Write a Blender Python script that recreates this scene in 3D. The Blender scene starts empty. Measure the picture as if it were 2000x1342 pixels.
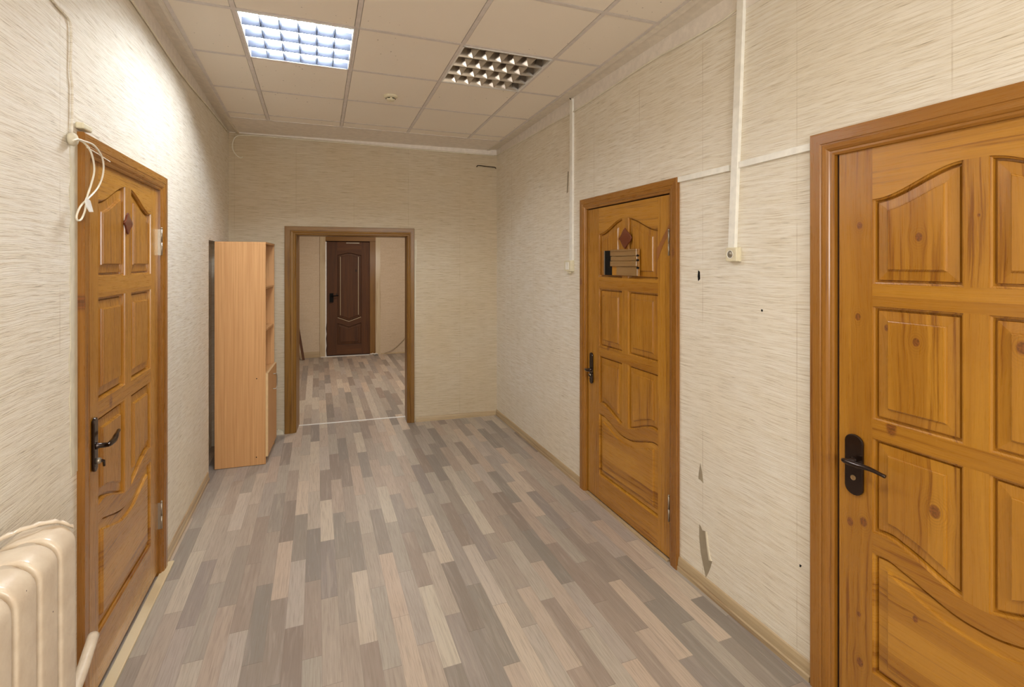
import bpy, math, random
from mathutils import Vector, Matrix
random.seed(7)
C = bpy.context.scene
COL = C.collection
PI = math.pi

# ------------------------------------------------------------------ camera
THETA = .3683; EYE = 1.6886; FPX = 984.6; HORIZON = 513.6
cam_data = bpy.data.cameras.new('camera')
cam_data.sensor_width = 36.0
cam_data.lens = FPX / 2000 * 36
cam_data.shift_y = -(671 - HORIZON) / 2000
cam_data.clip_start = .02
camera = bpy.data.objects.new('camera', cam_data)
camera.location = (0, 0, EYE)
camera.rotation_euler = (PI / 2, 0, -THETA)
COL.objects.link(camera)
C.camera = camera

# ------------------------------------------------------------------ world, view, lights
C.view_settings.view_transform = 'Standard'
C.view_settings.look = 'None'
C.view_settings.gamma = 1
C.view_settings.use_curve_mapping = False
C.view_settings.exposure = -0.10
world = bpy.data.worlds.new('world'); C.world = world
world.use_nodes = True
world.node_tree.nodes['Background'].inputs[0].default_value = (.9, .95, 1, 1)
world.node_tree.nodes['Background'].inputs[1].default_value = .3
C.cycles.use_denoising = True
C.cycles.max_bounces = 10
C.cycles.diffuse_bounces = 6
C.cycles.sample_clamp_indirect = 6

TUBE_POWER = 300.0          # radiance of the fluorescent tubes in the lit ceiling light


def area_light(name, loc, size, power, color, rot=(0, 0, 0), size_y=None, spread=PI):
    d = bpy.data.lights.new(name, 'AREA')
    d.energy = power; d.color = color; d.size = size; d.spread = spread
    if size_y: d.shape = 'RECTANGLE'; d.size_y = size_y
    o = bpy.data.objects.new(name, d); COL.objects.link(o)
    o.location = loc; o.rotation_euler = rot
    return o


# further ceiling fixtures of the same corridor, behind the camera, and the hall's own lamp
area_light('corridor_fixture_light', (.2, .35, 3.02), .56, 24, (1, .97, .92))
# added fill light, unseen behind the camera, to brighten the ceiling
area_light('rear_fill_light', (.53, -2.5, 2.0), 1.5, 78, (1, .985, .95), (PI / 2, 0, 0), 1.2)
area_light('hall_fixture_light', (1.0, 7.3, 2.92), .5, 52, (1, .88, .76))

# ------------------------------------------------------------------ room numbers
XL, XR = -.797, 1.861           # side walls
YB = 5.295                      # back wall at its right end
PHI = -math.atan(.0785)         # the back wall stands a little askew
YBL = YB + .0785 * (XR - XL)
Y0 = -2.6                       # wall behind the camera
HALL_Y = 9.69


def zc(x, y):                   # the suspended ceiling hangs a little askew
    return 2.9759 + .0028 * (x + .3976) - .027 * (y - 2.8902)


# ------------------------------------------------------------------ mesh helpers
class MB:
    def __init__(s): s.v = []; s.f = []; s.sm = []

    def add(s, vs, fs, smooth=False):
        b = len(s.v); s.v += [tuple(v) for v in vs]
        for f in fs:
            s.f.append([b + i for i in f]); s.sm.append(smooth)
        return s

    def box(s, x0, x1, y0, y1, z0, z1):
        vs = [(x, y, z) for z in (z0, z1) for y in (y0, y1) for x in (x0, x1)]
        return s.add(vs, [(0, 2, 3, 1), (4, 5, 7, 6), (0, 1, 5, 4), (2, 6, 7, 3), (0, 4, 6, 2), (1, 3, 7, 5)])

    def prism(s, pts, h0, h1, axis='z', smooth=False):
        """polygon pts extruded; axis names the extrusion direction, pts are in the other two (in order)"""
        n = len(pts)
        def mk(p, h):
            return {'z': (p[0], p[1], h), 'y': (p[0], h, p[1]), 'x': (h, p[0], p[1])}[axis]
        vs = [mk(p, h0) for p in pts] + [mk(p, h1) for p in pts]
        s.add(vs, [list(range(n))[::-1], list(range(n, 2 * n))])
        b = len(s.v) - 2 * n
        for i in range(n):
            j = (i + 1) % n
            s.f.append([b + i, b + j, b + n + j, b + n + i]); s.sm.append(smooth)
        return s

    def tube(s, path, r, seg=10, cap=True, flat=1.0):
        path = [Vector(p) for p in path]; n = len(path)
        rs = r if isinstance(r, (list, tuple)) else [r] * n
        up = Vector((0, 0, 1)); vs = []; prev = None
        for i, p in enumerate(path):
            t = (path[min(i + 1, n - 1)] - path[max(i - 1, 0)]).normalized()
            if prev is None:
                a = t.cross(up)
                if a.length < 1e-3: a = t.cross(Vector((0, 1, 0)))
            else:
                a = prev - t * prev.dot(t)
            a.normalize(); prev = a; b = t.cross(a)
            for k in range(seg):
                q = 2 * PI * k / seg
                vs.append(p + (a * math.cos(q) + b * math.sin(q) * flat) * rs[i])
        fs = []
        for i in range(n - 1):
            for k in range(seg):
                k2 = (k + 1) % seg
                fs.append((i * seg + k, i * seg + k2, (i + 1) * seg + k2, (i + 1) * seg + k))
        s.add(vs, fs, True)
        b = len(s.v) - len(vs)
        if cap:
            s.f.append([b + k for k in range(seg)][::-1]); s.sm.append(False)
            s.f.append([b + (n - 1) * seg + k for k in range(seg)]); s.sm.append(False)
        return s

    def lathe(s, prof, c, axis='z', seg=28):
        """prof: (radius, height) list, turned about axis through c"""
        vs = []
        for r, h in prof:
            for k in range(seg):
                q = 2 * PI * k / seg; a, b = r * math.cos(q), r * math.sin(q)
                d = {'z': (a, b, h), 'y': (a, h, b), 'x': (h, a, b)}[axis]
                vs.append((c[0] + d[0], c[1] + d[1], c[2] + d[2]))
        n = len(prof)
        fs = [(i * seg + k, i * seg + (k + 1) % seg, (i + 1) * seg + (k + 1) % seg, (i + 1) * seg + k)
              for i in range(n - 1) for k in range(seg)]
        fs += [list(range(seg))[::-1], [(n - 1) * seg + k for k in range(seg)]]
        return s.add(vs, fs, True)

    def build(s, name, mat, parent=None, bevel=0, seg=2, fix=True, autosmooth=None):
        me = bpy.data.meshes.new(name)
        me.from_pydata(s.v, [], s.f)
        me.polygons.foreach_set('use_smooth', s.sm)
        if fix:
            import bmesh
            bm = bmesh.new(); bm.from_mesh(me)
            bmesh.ops.recalc_face_normals(bm, faces=bm.faces)
            bm.to_mesh(me); bm.free()
        me.materials.append(mat)
        o = bpy.data.objects.new(name, me); COL.objects.link(o)
        if parent: o.parent = parent
        if bevel:
            m = o.modifiers.new('bevel', 'BEVEL'); m.width = bevel; m.segments = seg
            m.limit_method = 'ANGLE'; m.angle_limit = .6
        if autosmooth:
            import bmesh
            bm = bmesh.new(); bm.from_mesh(me)
            for f in bm.faces: f.smooth = True
            for e in bm.edges:
                if len(e.link_faces) == 2 and e.calc_face_angle(0) > autosmooth: e.smooth = False
            bm.to_mesh(me); bm.free()
        return o


def tag(o, label=None, cat=None, group=None, kind=None):
    if label: o['label'] = label
    if cat: o['category'] = cat
    if group: o['group'] = group
    if kind: o['kind'] = kind
    return o


def empty(name, loc=(0, 0, 0), rz=0):
    o = bpy.data.objects.new(name, None); COL.objects.link(o)
    o.location = loc; o.rotation_euler = (0, 0, rz); o.empty_display_size = .1
    return o


def copy_tree(o, parent=None):
    c = o.copy(); COL.objects.link(c); c.parent = parent
    for ch in [k for k in bpy.data.objects if k.parent == o and k != c]:
        copy_tree(ch, c)
    return c


def smooth_path(pts, n=8):
    """Catmull-Rom through pts"""
    P = [Vector(p) for p in pts]; P = [P[0] * 2 - P[1]] + P + [P[-1] * 2 - P[-2]]
    out = []
    for i in range(1, len(P) - 2):
        for k in range(n):
            t = k / n
            out.append(.5 * ((2 * P[i]) + (P[i + 1] - P[i - 1]) * t + (2 * P[i - 1] - 5 * P[i] + 4 * P[i + 1] - P[i + 2]) * t * t
                             + (3 * P[i] - P[i - 1] - 3 * P[i + 1] + P[i + 2]) * t ** 3))
    out.append(P[-2])
    return out


# ------------------------------------------------------------------ material helpers
class NT:
    def __init__(s, name):
        s.m = bpy.data.materials.new(name); s.m.use_nodes = True
        s.t = s.m.node_tree; s.n = s.t.nodes; s.l = s.t.links
        s.b = s.n['Principled BSDF']

    def new(s, typ, **kw):
        n = s.n.new(typ)
        for k, v in kw.items(): setattr(n, k, v)
        return n

    def put(s, sock, v):
        if hasattr(v, 'is_output'): s.l.new(v, sock)
        elif isinstance(v, (tuple, list)) and len(v) == 3 and sock.type == 'RGBA': sock.default_value = (*v, 1)
        else: sock.default_value = v

    def math(s, op, a, b=None, c=None, clamp=False):
        n = s.new('ShaderNodeMath', operation=op, use_clamp=clamp)
        s.put(n.inputs[0], a)
        if b is not None: s.put(n.inputs[1], b)
        if c is not None: s.put(n.inputs[2], c)
        return n.outputs[0]

    def xyz(s, v=None):
        if v is None: v = s.coord()
        n = s.new('ShaderNodeSeparateXYZ'); s.l.new(v, n.inputs[0]); return n.outputs

    def vec(s, x, y, z):
        n = s.new('ShaderNodeCombineXYZ')
        for i, q in enumerate((x, y, z)): s.put(n.inputs[i], q)
        return n.outputs[0]

    def coord(s):
        return s.new('ShaderNodeTexCoord').outputs['Object']

    def noise(s, v, scale=1, detail=3, rough=.5, dist=0):
        n = s.new('ShaderNodeTexNoise'); s.l.new(v, n.inputs['Vector'])
        n.inputs['Scale'].default_value = scale; n.inputs['Detail'].default_value = detail
        n.inputs['Roughness'].default_value = rough; n.inputs['Distortion'].default_value = dist
        return n.outputs['Fac']

    def white(s, v):
        n = s.new('ShaderNodeTexWhiteNoise', noise_dimensions='3D'); s.l.new(v, n.inputs['Vector'])
        return n.outputs['Value']

    def ramp(s, f, stops, interp='LINEAR'):
        n = s.new('ShaderNodeValToRGB'); s.l.new(f, n.inputs[0]); cr = n.color_ramp; cr.interpolation = interp
        while len(cr.elements) < len(stops): cr.elements.new(.5)
        for e, (p, c) in zip(cr.elements, stops):
            e.position = p; e.color = (c, c, c, 1) if isinstance(c, (int, float)) else (*c, 1)
        return n.outputs[0]

    def mix(s, f, a, b, mode='MIX'):
        n = s.new('ShaderNodeMix', data_type='RGBA', blend_type=mode)
        s.put(n.inputs[0], f); s.put(n.inputs[6], a); s.put(n.inputs[7], b)
        return n.outputs[2]

    def bump(s, h, strength=.3, dist=.002):
        n = s.new('ShaderNodeBump'); n.inputs['Strength'].default_value = strength; n.inputs['Distance'].default_value = dist
        s.l.new(h, n.inputs['Height']); s.l.new(n.outputs[0], s.b.inputs['Normal']); return n

    def out(s, col=None, rough=.5, spec=.5, metal=0, coat=0, coat_rough=.1):
        if col is not None: s.put(s.b.inputs['Base Color'], col)
        s.put(s.b.inputs['Roughness'], rough); s.b.inputs['Metallic'].default_value = metal
        s.b.inputs['Specular IOR Level'].default_value = spec
        s.b.inputs['Coat Weight'].default_value = coat; s.b.inputs['Coat Roughness'].default_value = coat_rough
        return s.m


def plain(name, col, rough=.5, metal=0, spec=.5, coat=0):
    t = NT(name); v = t.coord()
    f = t.noise(v, 25, 3)
    c = t.mix(t.ramp(f, [(.35, 0), (.7, 1)]), tuple(q * .93 for q in col), tuple(min(1, q * 1.05) for q in col))
    return t.out(c, rough, spec, metal, coat)


def wallpaper(name, axis, light, dark, fine=False, seams=None, grime=.5):
    """relief paper: cream ground, short tan strokes running along the wall; axis = 0 or 1, the wall's own horizontal"""
    t = NT(name); o = t.xyz(); u, z = o[axis], o[2]
    wob = t.noise(t.vec(u, z, 0.0), 2.2, 3, .5)
    z2 = t.math('ADD', z, t.math('MULTIPLY', wob, .035))
    a = t.noise(t.vec(t.math('MULTIPLY', u, 7 if not fine else 30), t.math('MULTIPLY', z2, 300 if not fine else 120), 0.0), 1, 4, .62)
    b = t.noise(t.vec(t.math('MULTIPLY', u, 4), t.math('MULTIPLY', z2, 75), 3.0), 1, 3, .55)
    c = t.noise(t.vec(u, z, 5.0), 1.1, 4, .6)
    d = t.noise(t.vec(t.math('MULTIPLY', u, 11), t.math('MULTIPLY', z2, 420), 9.0), 1, 2, .5)
    stroke = t.ramp(a, [(.36, 1), (.50, 0)])
    strong = t.math('MULTIPLY', t.ramp(d, [(.31, 1), (.39, 0)]), t.ramp(b, [(.45, 0), (.62, 1)]))
    ground = t.mix(t.ramp(c, [(.38, 0), (.72, grime)]), light, tuple(l * k for l, k in zip(light, (.92, .83, .67))))
    ground = t.mix(t.ramp(b, [(.38, 0), (.66, .6)]), ground, tuple(l * k for l, k in zip(light, (.88, .83, .73))))
    col = t.mix(t.math('MULTIPLY', stroke, .62), ground, dark)
    col = t.mix(t.math('MULTIPLY', strong, .75), col, tuple(q * .55 for q in dark))
    h = t.math('SUBTRACT', t.math('ADD', a, t.math('MULTIPLY', b, .6)), t.math('MULTIPLY', strong, .5))
    if seams:
        per, off = seams
        q = t.math('ABSOLUTE', t.math('SUBTRACT', t.math('PINGPONG', t.math('ADD', t.math('SUBTRACT', u, off), per * 40), per / 2), 0.0))
        wv = t.math('MULTIPLY', t.noise(t.vec(0.0, z, 0.0), 5, 2), .004)
        line = t.math('LESS_THAN', t.math('SUBTRACT', q, wv), .0008)
        broken = t.ramp(t.noise(t.vec(u, z, 1.0), 4, 2), [(.4, .03), (.7, .35)])
        col = t.mix(t.math('MULTIPLY', line, broken), col, (.32, .22, .11))
    t.bump(h, .6, .003)
    return t.out(col, .75, .25)


def pine(name, grain='z', base=(.31, .122, .009), light=(.50, .235, .025), boards=.085, knots=None, rough=.3, coat=.5, dark=(.11, .035, .008), auto=True, amp=1.0):
    t = NT(name); o = t.xyz()
    if grain == 'z': u, w = t.math('ADD', o[0], t.math('MULTIPLY', o[1], 1.0)), o[2]
    else: u, w = o[2], t.math('ADD', o[0], t.math('MULTIPLY', o[1], 1.0))
    px, pz = o[0], o[2]
    kmask = rings = None
    uo = u
    if knots:
        for kx, kz, r in knots:
            dx = t.math('SUBTRACT', px, kx); dz = t.math('SUBTRACT', pz, kz)
            d = t.math('SQRT', t.math('ADD', t.math('MULTIPLY', dx, dx), t.math('MULTIPLY', t.math('MULTIPLY', dz, dz), .55)))
            wgt = t.math('SUBTRACT', 1.0, t.math('DIVIDE', d, r * 5), clamp=True)
            wgt = t.math('MULTIPLY', wgt, wgt)
            uo = t.math('SUBTRACT', uo, t.math('MULTIPLY', dx, t.math('MULTIPLY', wgt, .9)))
            k = t.math('MULTIPLY', t.math('SUBTRACT', 1.15, t.math('DIVIDE', d, r), clamp=True), 3.0, clamp=True)
            kmask = k if kmask is None else t.math('MAXIMUM', kmask, k)
            if r > .0095:
                ring = t.math('MULTIPLY', t.math('MULTIPLY', t.math('SINE', t.math('MULTIPLY', d, 900)), .55, clamp=True), t.math('MULTIPLY', wgt, 2.2, clamp=True))
                rings = ring if rings is None else t.math('MAXIMUM', rings, ring)
    wob = t.noise(t.vec(t.math('MULTIPLY', uo, 3), t.math('MULTIPLY', w, 1.3), 0.0), 1, 2)
    uw = t.math('ADD', uo, t.math('MULTIPLY', wob, .05))
    bid = t.white(t.vec(t.math('FLOOR', t.math('DIVIDE', t.math('ADD', u, 3.02), boards)), 2.0, 7.0))
    g1 = t.noise(t.vec(t.math('ADD', t.math('MULTIPLY', uw, 60), t.math('MULTIPLY', bid, 9)), t.math('MULTIPLY', w, 1.5), bid), 1, 3, .55)
    g2 = t.noise(t.vec(t.math('MULTIPLY', uw, 300), t.math('MULTIPLY', w, 7), 4.0), 1, 3, .6)
    g3 = t.noise(t.vec(t.math('MULTIPLY', uo, 5), t.math('MULTIPLY', w, 2), bid), 1, 3, .5)
    f = t.math('ADD', t.math('MULTIPLY', g1, .55), t.math('ADD', t.math('MULTIPLY', g2, .2), t.math('MULTIPLY', bid, .22 * amp)))
    col = t.mix(t.ramp(f, [(.28, 0), (.72, 1)]), base, light)
    col = t.mix(t.ramp(g1, [(.30, .62 * amp), (.42, 0)]), col, tuple(b * k for b, k in zip(base, (.60, .46, .35))))
    col = t.mix(t.ramp(g3, [(.55, 0), (.78, .4)]), col, tuple(b * k for b, k in zip(base, (.78, .62, .5))))
    if rings is not None: col = t.mix(t.math('MULTIPLY', rings, .5), col, tuple(b * k for b, k in zip(base, (.55, .42, .35))))
    if auto:
        vo = t.new('ShaderNodeTexVoronoi', voronoi_dimensions='3D', feature='F1')
        t.l.new(t.vec(t.math('MULTIPLY', px, 7), t.math('MULTIPLY', o[1], .5), t.math('MULTIPLY', pz, 4.2)), vo.inputs['Vector'])
        vo.inputs['Scale'].default_value = 1
        pick = t.math('GREATER_THAN', t.xyz(vo.outputs['Color'])[0], .62)
        size = t.math('MULTIPLY', t.xyz(vo.outputs['Color'])[1], .10)
        k = t.math('MULTIPLY', t.math('MULTIPLY', t.math('SUBTRACT', t.math('ADD', size, .05), vo.outputs['Distance']), 16, clamp=True), pick)
        kmask = k if kmask is None else t.math('MAXIMUM', kmask, k)
    if kmask is not None:
        kc = t.mix(t.ramp(t.noise(t.vec(px, 0.0, pz), 160, 2), [(.4, 0), (.6, 1)]), dark, tuple(min(1, q * 2.2) for q in dark))
        col = t.mix(t.math('MULTIPLY', kmask, .85), col, kc)
    t.bump(t.math('ADD', g1, t.math('MULTIPLY', g2, .5)), .12, .0012)
    return t.out(col, t.ramp(g2, [(.3, rough * .8), (.8, rough * 1.3)]), .5, 0, coat, .16)


def laminate_floor():
    t = NT('laminate_planks'); o = t.xyz(); x, y = o[0], o[1]
    W, L = .0785, .56
    ci = t.math('FLOOR', t.math('DIVIDE', t.math('ADD', x, 20.0), W))
    fx = t.math('FRACT', t.math('DIVIDE', t.math('ADD', x, 20.0), W))
    sh = t.white(t.vec(ci, 3.0, 1.0))
    yy = t.math('ADD', t.math('DIVIDE', t.math('ADD', y, 20.0), L), t.math('ADD', t.math('MULTIPLY', ci, .37), t.math('MULTIPLY', sh, .18)))
    ri = t.math('FLOOR', yy); fy = t.math('FRACT', yy)
    idv = t.vec(ci, ri, 5.0)
    r1 = t.white(idv)
    r2 = t.white(t.vec(ri, ci, 13.0))
    g = t.noise(t.vec(t.math('MULTIPLY', x, 190), t.math('MULTIPLY', y, 7), t.math('MULTIPLY', r1, 30)), 1, 4, .6, .3)
    g2 = t.noise(t.vec(t.math('MULTIPLY', x, 45), t.math('MULTIPLY', y, 3), t.math('MULTIPLY', r1, 50)), 1, 3, .55, .8)
    tone = t.ramp(r1, [(0, (.255, .222, .198)), (.2, (.31, .268, .235)), (.4, (.39, .338, .292)), (.65, (.44, .382, .328)), (.85, (.50, .432, .362)), (1, (.57, .495, .41))])
    tint = t.ramp(r2, [(0, (1.0, .92, .86)), (.35, (1.02, .98, .93)), (.7, (.97, 1.0, .97)), (1, (.98, .98, 1.0))])
    col = t.mix(1.0, tone, tint, 'MULTIPLY')
    col = t.mix(t.ramp(g, [(.32, .45), (.55, 0)]), col, (.22, .175, .14))
    col = t.mix(t.ramp(g2, [(.52, 0), (.8, .4)]), col, (.55, .47, .40))
    seam = t.math('LESS_THAN', fx, .012)
    seam = t.math('MAXIMUM', seam, t.math('LESS_THAN', fy, .004))
    col = t.mix(t.math('MULTIPLY', seam, .45), col, (.10, .08, .07))
    wear = t.noise(t.vec(x, y, 0.0), .9, 3, .55)
    t.bump(t.math('SUBTRACT', t.math('MULTIPLY', g, .5), seam), .10, .001)
    return t.out(col, t.ramp(wear, [(.3, .40), (.7, .52)]), .4)


def ceiling_tile():
    t = NT('ceiling_tile'); v = t.coord()
    vo = t.new('ShaderNodeTexVoronoi'); t.l.new(v, vo.inputs['Vector']); vo.inputs['Scale'].default_value = 55
    c = t.xyz(vo.outputs['Color'])
    zone = t.ramp(t.noise(v, 1.6, 2), [(.50, 0), (.64, 1)])
    pit = t.math('MULTIPLY', t.math('LESS_THAN', vo.outputs['Distance'], t.math('MULTIPLY', c[1], .27)), t.math('GREATER_THAN', c[0], .86))
    pit = t.math('MULTIPLY', pit, zone)
    big = t.noise(v, .7, 3)
    col = t.mix(t.ramp(big, [(.35, 0), (.7, 1)]), (.84, .775, .68), (.88, .82, .73))
    col = t.mix(t.math('MULTIPLY', pit, .75), col, (.14, .10, .07))
    t.bump(t.math('SUBTRACT', t.noise(v, 120, 2), pit), .08, .001)
    return t.out(col, .8, .2)


def beech():
    t = NT('beech_laminate'); o = t.xyz()
    u = t.math('ADD', o[0], o[1])
    g = t.noise(t.vec(t.math('MULTIPLY', u, 90), t.math('MULTIPLY', o[2], 1.4), 0.0), 1, 4, .6, .4)
    g2 = t.noise(t.vec(t.math('MULTIPLY', u, 18), t.math('MULTIPLY', o[2], .8), 2.0), 1, 3, .5, .6)
    col = t.mix(t.ramp(g, [(.3, 0), (.7, 1)]), (.50, .255, .098), (.66, .375, .165))
    col = t.mix(t.ramp(g2, [(.45, 0), (.75, .5)]), col, (.56, .29, .115))
    return t.out(col, .45, .4)


M = {}
M['floor'] = laminate_floor()
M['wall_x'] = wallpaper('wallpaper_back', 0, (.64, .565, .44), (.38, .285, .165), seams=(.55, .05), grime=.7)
M['wall_y'] = wallpaper('wallpaper_side', 1, (.85, .815, .735), (.52, .425, .29), seams=(.55, .98))
M['wall_l'] = wallpaper('wallpaper_left', 1, (.85, .82, .745), (.52, .43, .31), seams=(1.07, 2.10))
M['wall_hall'] = wallpaper('hall_wallpaper', 0, (.66, .56, .44), (.52, .42, .30), fine=True, grime=.3)
M['tile'] = ceiling_tile()
M['grid'] = plain('ceiling_grid_metal', (.68, .63, .60), .45)
M['band'] = plain('painted_plaster_band', (.82, .765, .70), .6)
M['soffit'] = plain('ceiling_edge_board', (.74, .68, .59), .6)
M['plaster'] = plain('bare_plaster', (.66, .61, .48), .9)
M['pine_v'] = pine('varnished_pine_upright', 'z')
M['pine_h'] = pine('varnished_pine_level', 'x')
M['pine_low'] = pine('varnished_pine_low_panel', 'x', boards=.062, amp=1.5)
M['casing_v'] = pine('casing_pine_upright', 'z', (.23, .086, .008), (.35, .148, .016), boards=.4)
M['casing_h'] = pine('casing_pine_level', 'x', (.23, .086, .008), (.35, .148, .016), boards=.4)
M['open_v'] = pine('opening_pine_upright', 'z', (.165, .072, .007), (.26, .125, .015), boards=.4, coat=.15, rough=.45)
M['open_h'] = pine('opening_pine_level', 'x', (.165, .072, .007), (.26, .125, .015), boards=.4, coat=.15, rough=.45)
M['dark_v'] = pine('dark_brown_door_upright', 'z', (.060, .019, .003), (.125, .043, .007), rough=.6, coat=.0, dark=(.012, .005, .003))
M['dark_h'] = pine('dark_brown_door_level', 'x', (.060, .019, .003), (.125, .043, .007), rough=.6, coat=.0, dark=(.012, .005, .003))
M['cover'] = pine('light_wood_strip', 'z', (.50, .40, .25), (.62, .52, .35), boards=.5, auto=False, rough=.5)
M['base_y'] = pine('skirting_wood', 'x', (.40, .295, .165), (.52, .40, .245), boards=.5, auto=False, rough=.45)
M['sill'] = pine('unpainted_threshold_wood', 'x', (.62, .50, .29), (.72, .62, .42), boards=.5, auto=False, rough=.5)
M['ornament'] = plain('dark_red_gloss_wood', (.15, .036, .014), .2, coat=.6)
M['bronze'] = plain('dark_bronze', (.028, .014, .009), .22, .6, coat=.4)
M['brass'] = plain('worn_brass', (.42, .30, .16), .35, .9)
M['steel'] = plain('hinge_steel', (.42, .38, .31), .35, .8)
M['gap'] = plain('dark_door_rebate', (.035, .014, .006), .7)
M['duct'] = plain('white_plastic_duct', (.87, .86, .80), .35)
M['cream'] = plain('cream_plastic', (.74, .68, .50), .4)
M['cable'] = plain('white_cable', (.82, .78, .66), .45)
M['dark'] = plain('black_slot', (.006, .006, .006), .5, 0, .12)
M['beech'] = beech()
M['beech_edge'] = plain('beech_edge_band', (.66, .46, .24), .5)
M['white'] = plain('white_enamel', (.82, .82, .80), .35)
M['rag'] = plain('white_paper_scrap', (.8, .79, .75), .8)
M['alu'] = plain('louvre_aluminium', (.44, .40, .36), .16, 1.0)
M['louvre_darkened'] = plain('louvre_darkened_for_glare', (.016, .019, .028), .5, 0, .15)  # louvre colour darkened to offset the glare of the lit tubes
M['pan'] = plain('light_housing', (.66, .62, .56), .5)


def radiator_paint():
    t = NT('thick_cream_radiator_paint'); v = t.coord()
    n = t.noise(v, 14, 4, .6); n2 = t.noise(v, 75, 3, .6)
    chips = t.math('GREATER_THAN', t.noise(v, 60, 1), .80)
    col = t.mix(t.ramp(n, [(.35, 0), (.7, 1)]), (.66, .55, .42), (.78, .68, .54))
    col = t.mix(chips, col, (.05, .03, .02))
    t.bump(t.math('ADD', n, t.math('MULTIPLY', n2, .25)), .35, .006)
    return t.out(col, .32, .5, 0, .3, .15)


M['radiator'] = radiator_paint()
tt = NT('fluorescent_tube'); tt.b.inputs['Base Color'].default_value = (.9, .9, .9, 1)
tt.b.inputs['Emission Color'].default_value = (.90, .95, 1.0, 1); tt.b.inputs['Emission Strength'].default_value = TUBE_POWER
M['tube'] = tt.m
M['tube_off'] = plain('unlit_tube_glass', (.62, .60, .56), .25)

# ------------------------------------------------------------------ walls
def wall_cells(mb, u0, u1, z0, z1, holes, th):
    """solid wall in local u (x), thickness y from 0 back to th, with rectangular holes (u0,u1,z0,z1)"""
    us = sorted({u0, u1, *[h[0] for h in holes], *[h[1] for h in holes]})
    zs = sorted({z0, z1, *[h[2] for h in holes], *[h[3] for h in holes]})
    us = [u for u in us if u0 <= u <= u1]; zs = [z for z in zs if z0 <= z <= z1]
    def solid(i, j):
        if i < 0 or j < 0 or i >= len(us) - 1 or j >= len(zs) - 1: return False
        cu, cz = (us[i] + us[i + 1]) / 2, (zs[j] + zs[j + 1]) / 2
        return not any(h[0] < cu < h[1] and h[2] < cz < h[3] for h in holes)
    for i in range(len(us) - 1):
        for j in range(len(zs) - 1):
            if not solid(i, j): continue
            a, b, c, d = us[i], us[i + 1], zs[j], zs[j + 1]
            for y in (0, th): mb.add([(a, y, c), (b, y, c), (b, y, d), (a, y, d)], [(0, 1, 2, 3) if y == 0 else (3, 2, 1, 0)])
            if not solid(i - 1, j): mb.add([(a, 0, c), (a, 0, d), (a, th, d), (a, th, c)], [(0, 1, 2, 3)])
            if not solid(i + 1, j): mb.add([(b, 0, c), (b, th, c), (b, th, d), (b, 0, d)], [(0, 1, 2, 3)])
            if not solid(i, j - 1): mb.add([(a, 0, c), (a, th, c), (b, th, c), (b, 0, c)], [(0, 1, 2, 3)])
            if not solid(i, j + 1): mb.add([(a, 0, d), (b, 0, d), (b, th, d), (a, th, d)], [(0, 1, 2, 3)])
    return mb


def xform(mb, m):
    mb.v = [tuple(m @ Vector(v)) for v in mb.v]; return mb


# right wall: local x = world Y, local y (thickness) = +X
D1 = dict(y0=.50, w=.85, dz=.025, top=2.11)
D2 = dict(y0=2.336, w=.934, dz=0., top=2.077)
DL = dict(y0=2.312, w=.906, dz=.045, top=2.085)
WT = 3.2
mb = MB()
wall_cells(mb, Y0, YB + .4, 0, WT, [(D1['y0'] - .03, D1['y0'] + D1['w'] + .03, -1, 2.14), (D2['y0'] - .03, D2['y0'] + D2['w'] + .03, -1, 2.11)], .2)
mb.v = [(XR + y, x, z) for x, y, z in mb.v]
wr = mb.build('wall_right', M['wall_y']); tag(wr, 'long right wall in cream relief wallpaper with two pine doors', 'wall', kind='structure')
# left wall, with a recess added behind the bookcase to make a dark strip
mb = MB()
wall_cells(mb, Y0, YBL + .4, 0, WT, [(DL['y0'] - .03, DL['y0'] + DL['w'] + .03, -1, 2.115), (4.55, 5.32, -1, 1.87)], .2)
mb.v = [(XL - y, x, z) for x, y, z in mb.v]
wl = mb.build('wall_left', M['wall_l']); tag(wl, 'left wall in cream relief wallpaper with one pine door', 'wall', kind='structure')
mb = MB(); mb.box(XL - .13, XL - .11, 4.5, 5.32, 0, 1.87); mb.build('added_recess_back', M['wall_l'], wl)
# back wall with the wide opening (local frame)
OB = Matrix.Translation((XL, YBL, 0)) @ Matrix.Rotation(PHI, 4, 'Z')
BW = (XR - XL) / math.cos(PHI)
OX0, OX1, OZ = .602, 1.685, 1.967
OTH = .26
wb = MB(); wall_cells(wb, -.2, BW + .2, 0, WT, [(OX0 - .01, OX1 + .01, -1, OZ + .01)], OTH)
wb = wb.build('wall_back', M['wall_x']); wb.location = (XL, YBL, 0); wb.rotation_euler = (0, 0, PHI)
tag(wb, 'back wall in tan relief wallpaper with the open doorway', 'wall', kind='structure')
# wall behind the camera
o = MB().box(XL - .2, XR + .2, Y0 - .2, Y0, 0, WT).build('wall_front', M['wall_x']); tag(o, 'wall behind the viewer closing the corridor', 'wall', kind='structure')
mb = MB()
for a_, b_, c_, d_ in ((-.30, -.22, 1.32, 2.68), (1.28, 1.36, 1.32, 2.68), (-.30, 1.36, 1.32, 1.40), (-.30, 1.36, 2.60, 2.68)): mb.box(a_, b_, Y0, Y0 + .08, c_, d_)
o = mb.build('fill_light_frame', M['white']); tag(o, 'white frame added round the unseen fill light behind the viewer', 'window', kind='structure')  # frame added round the fill light, out of view
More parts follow.
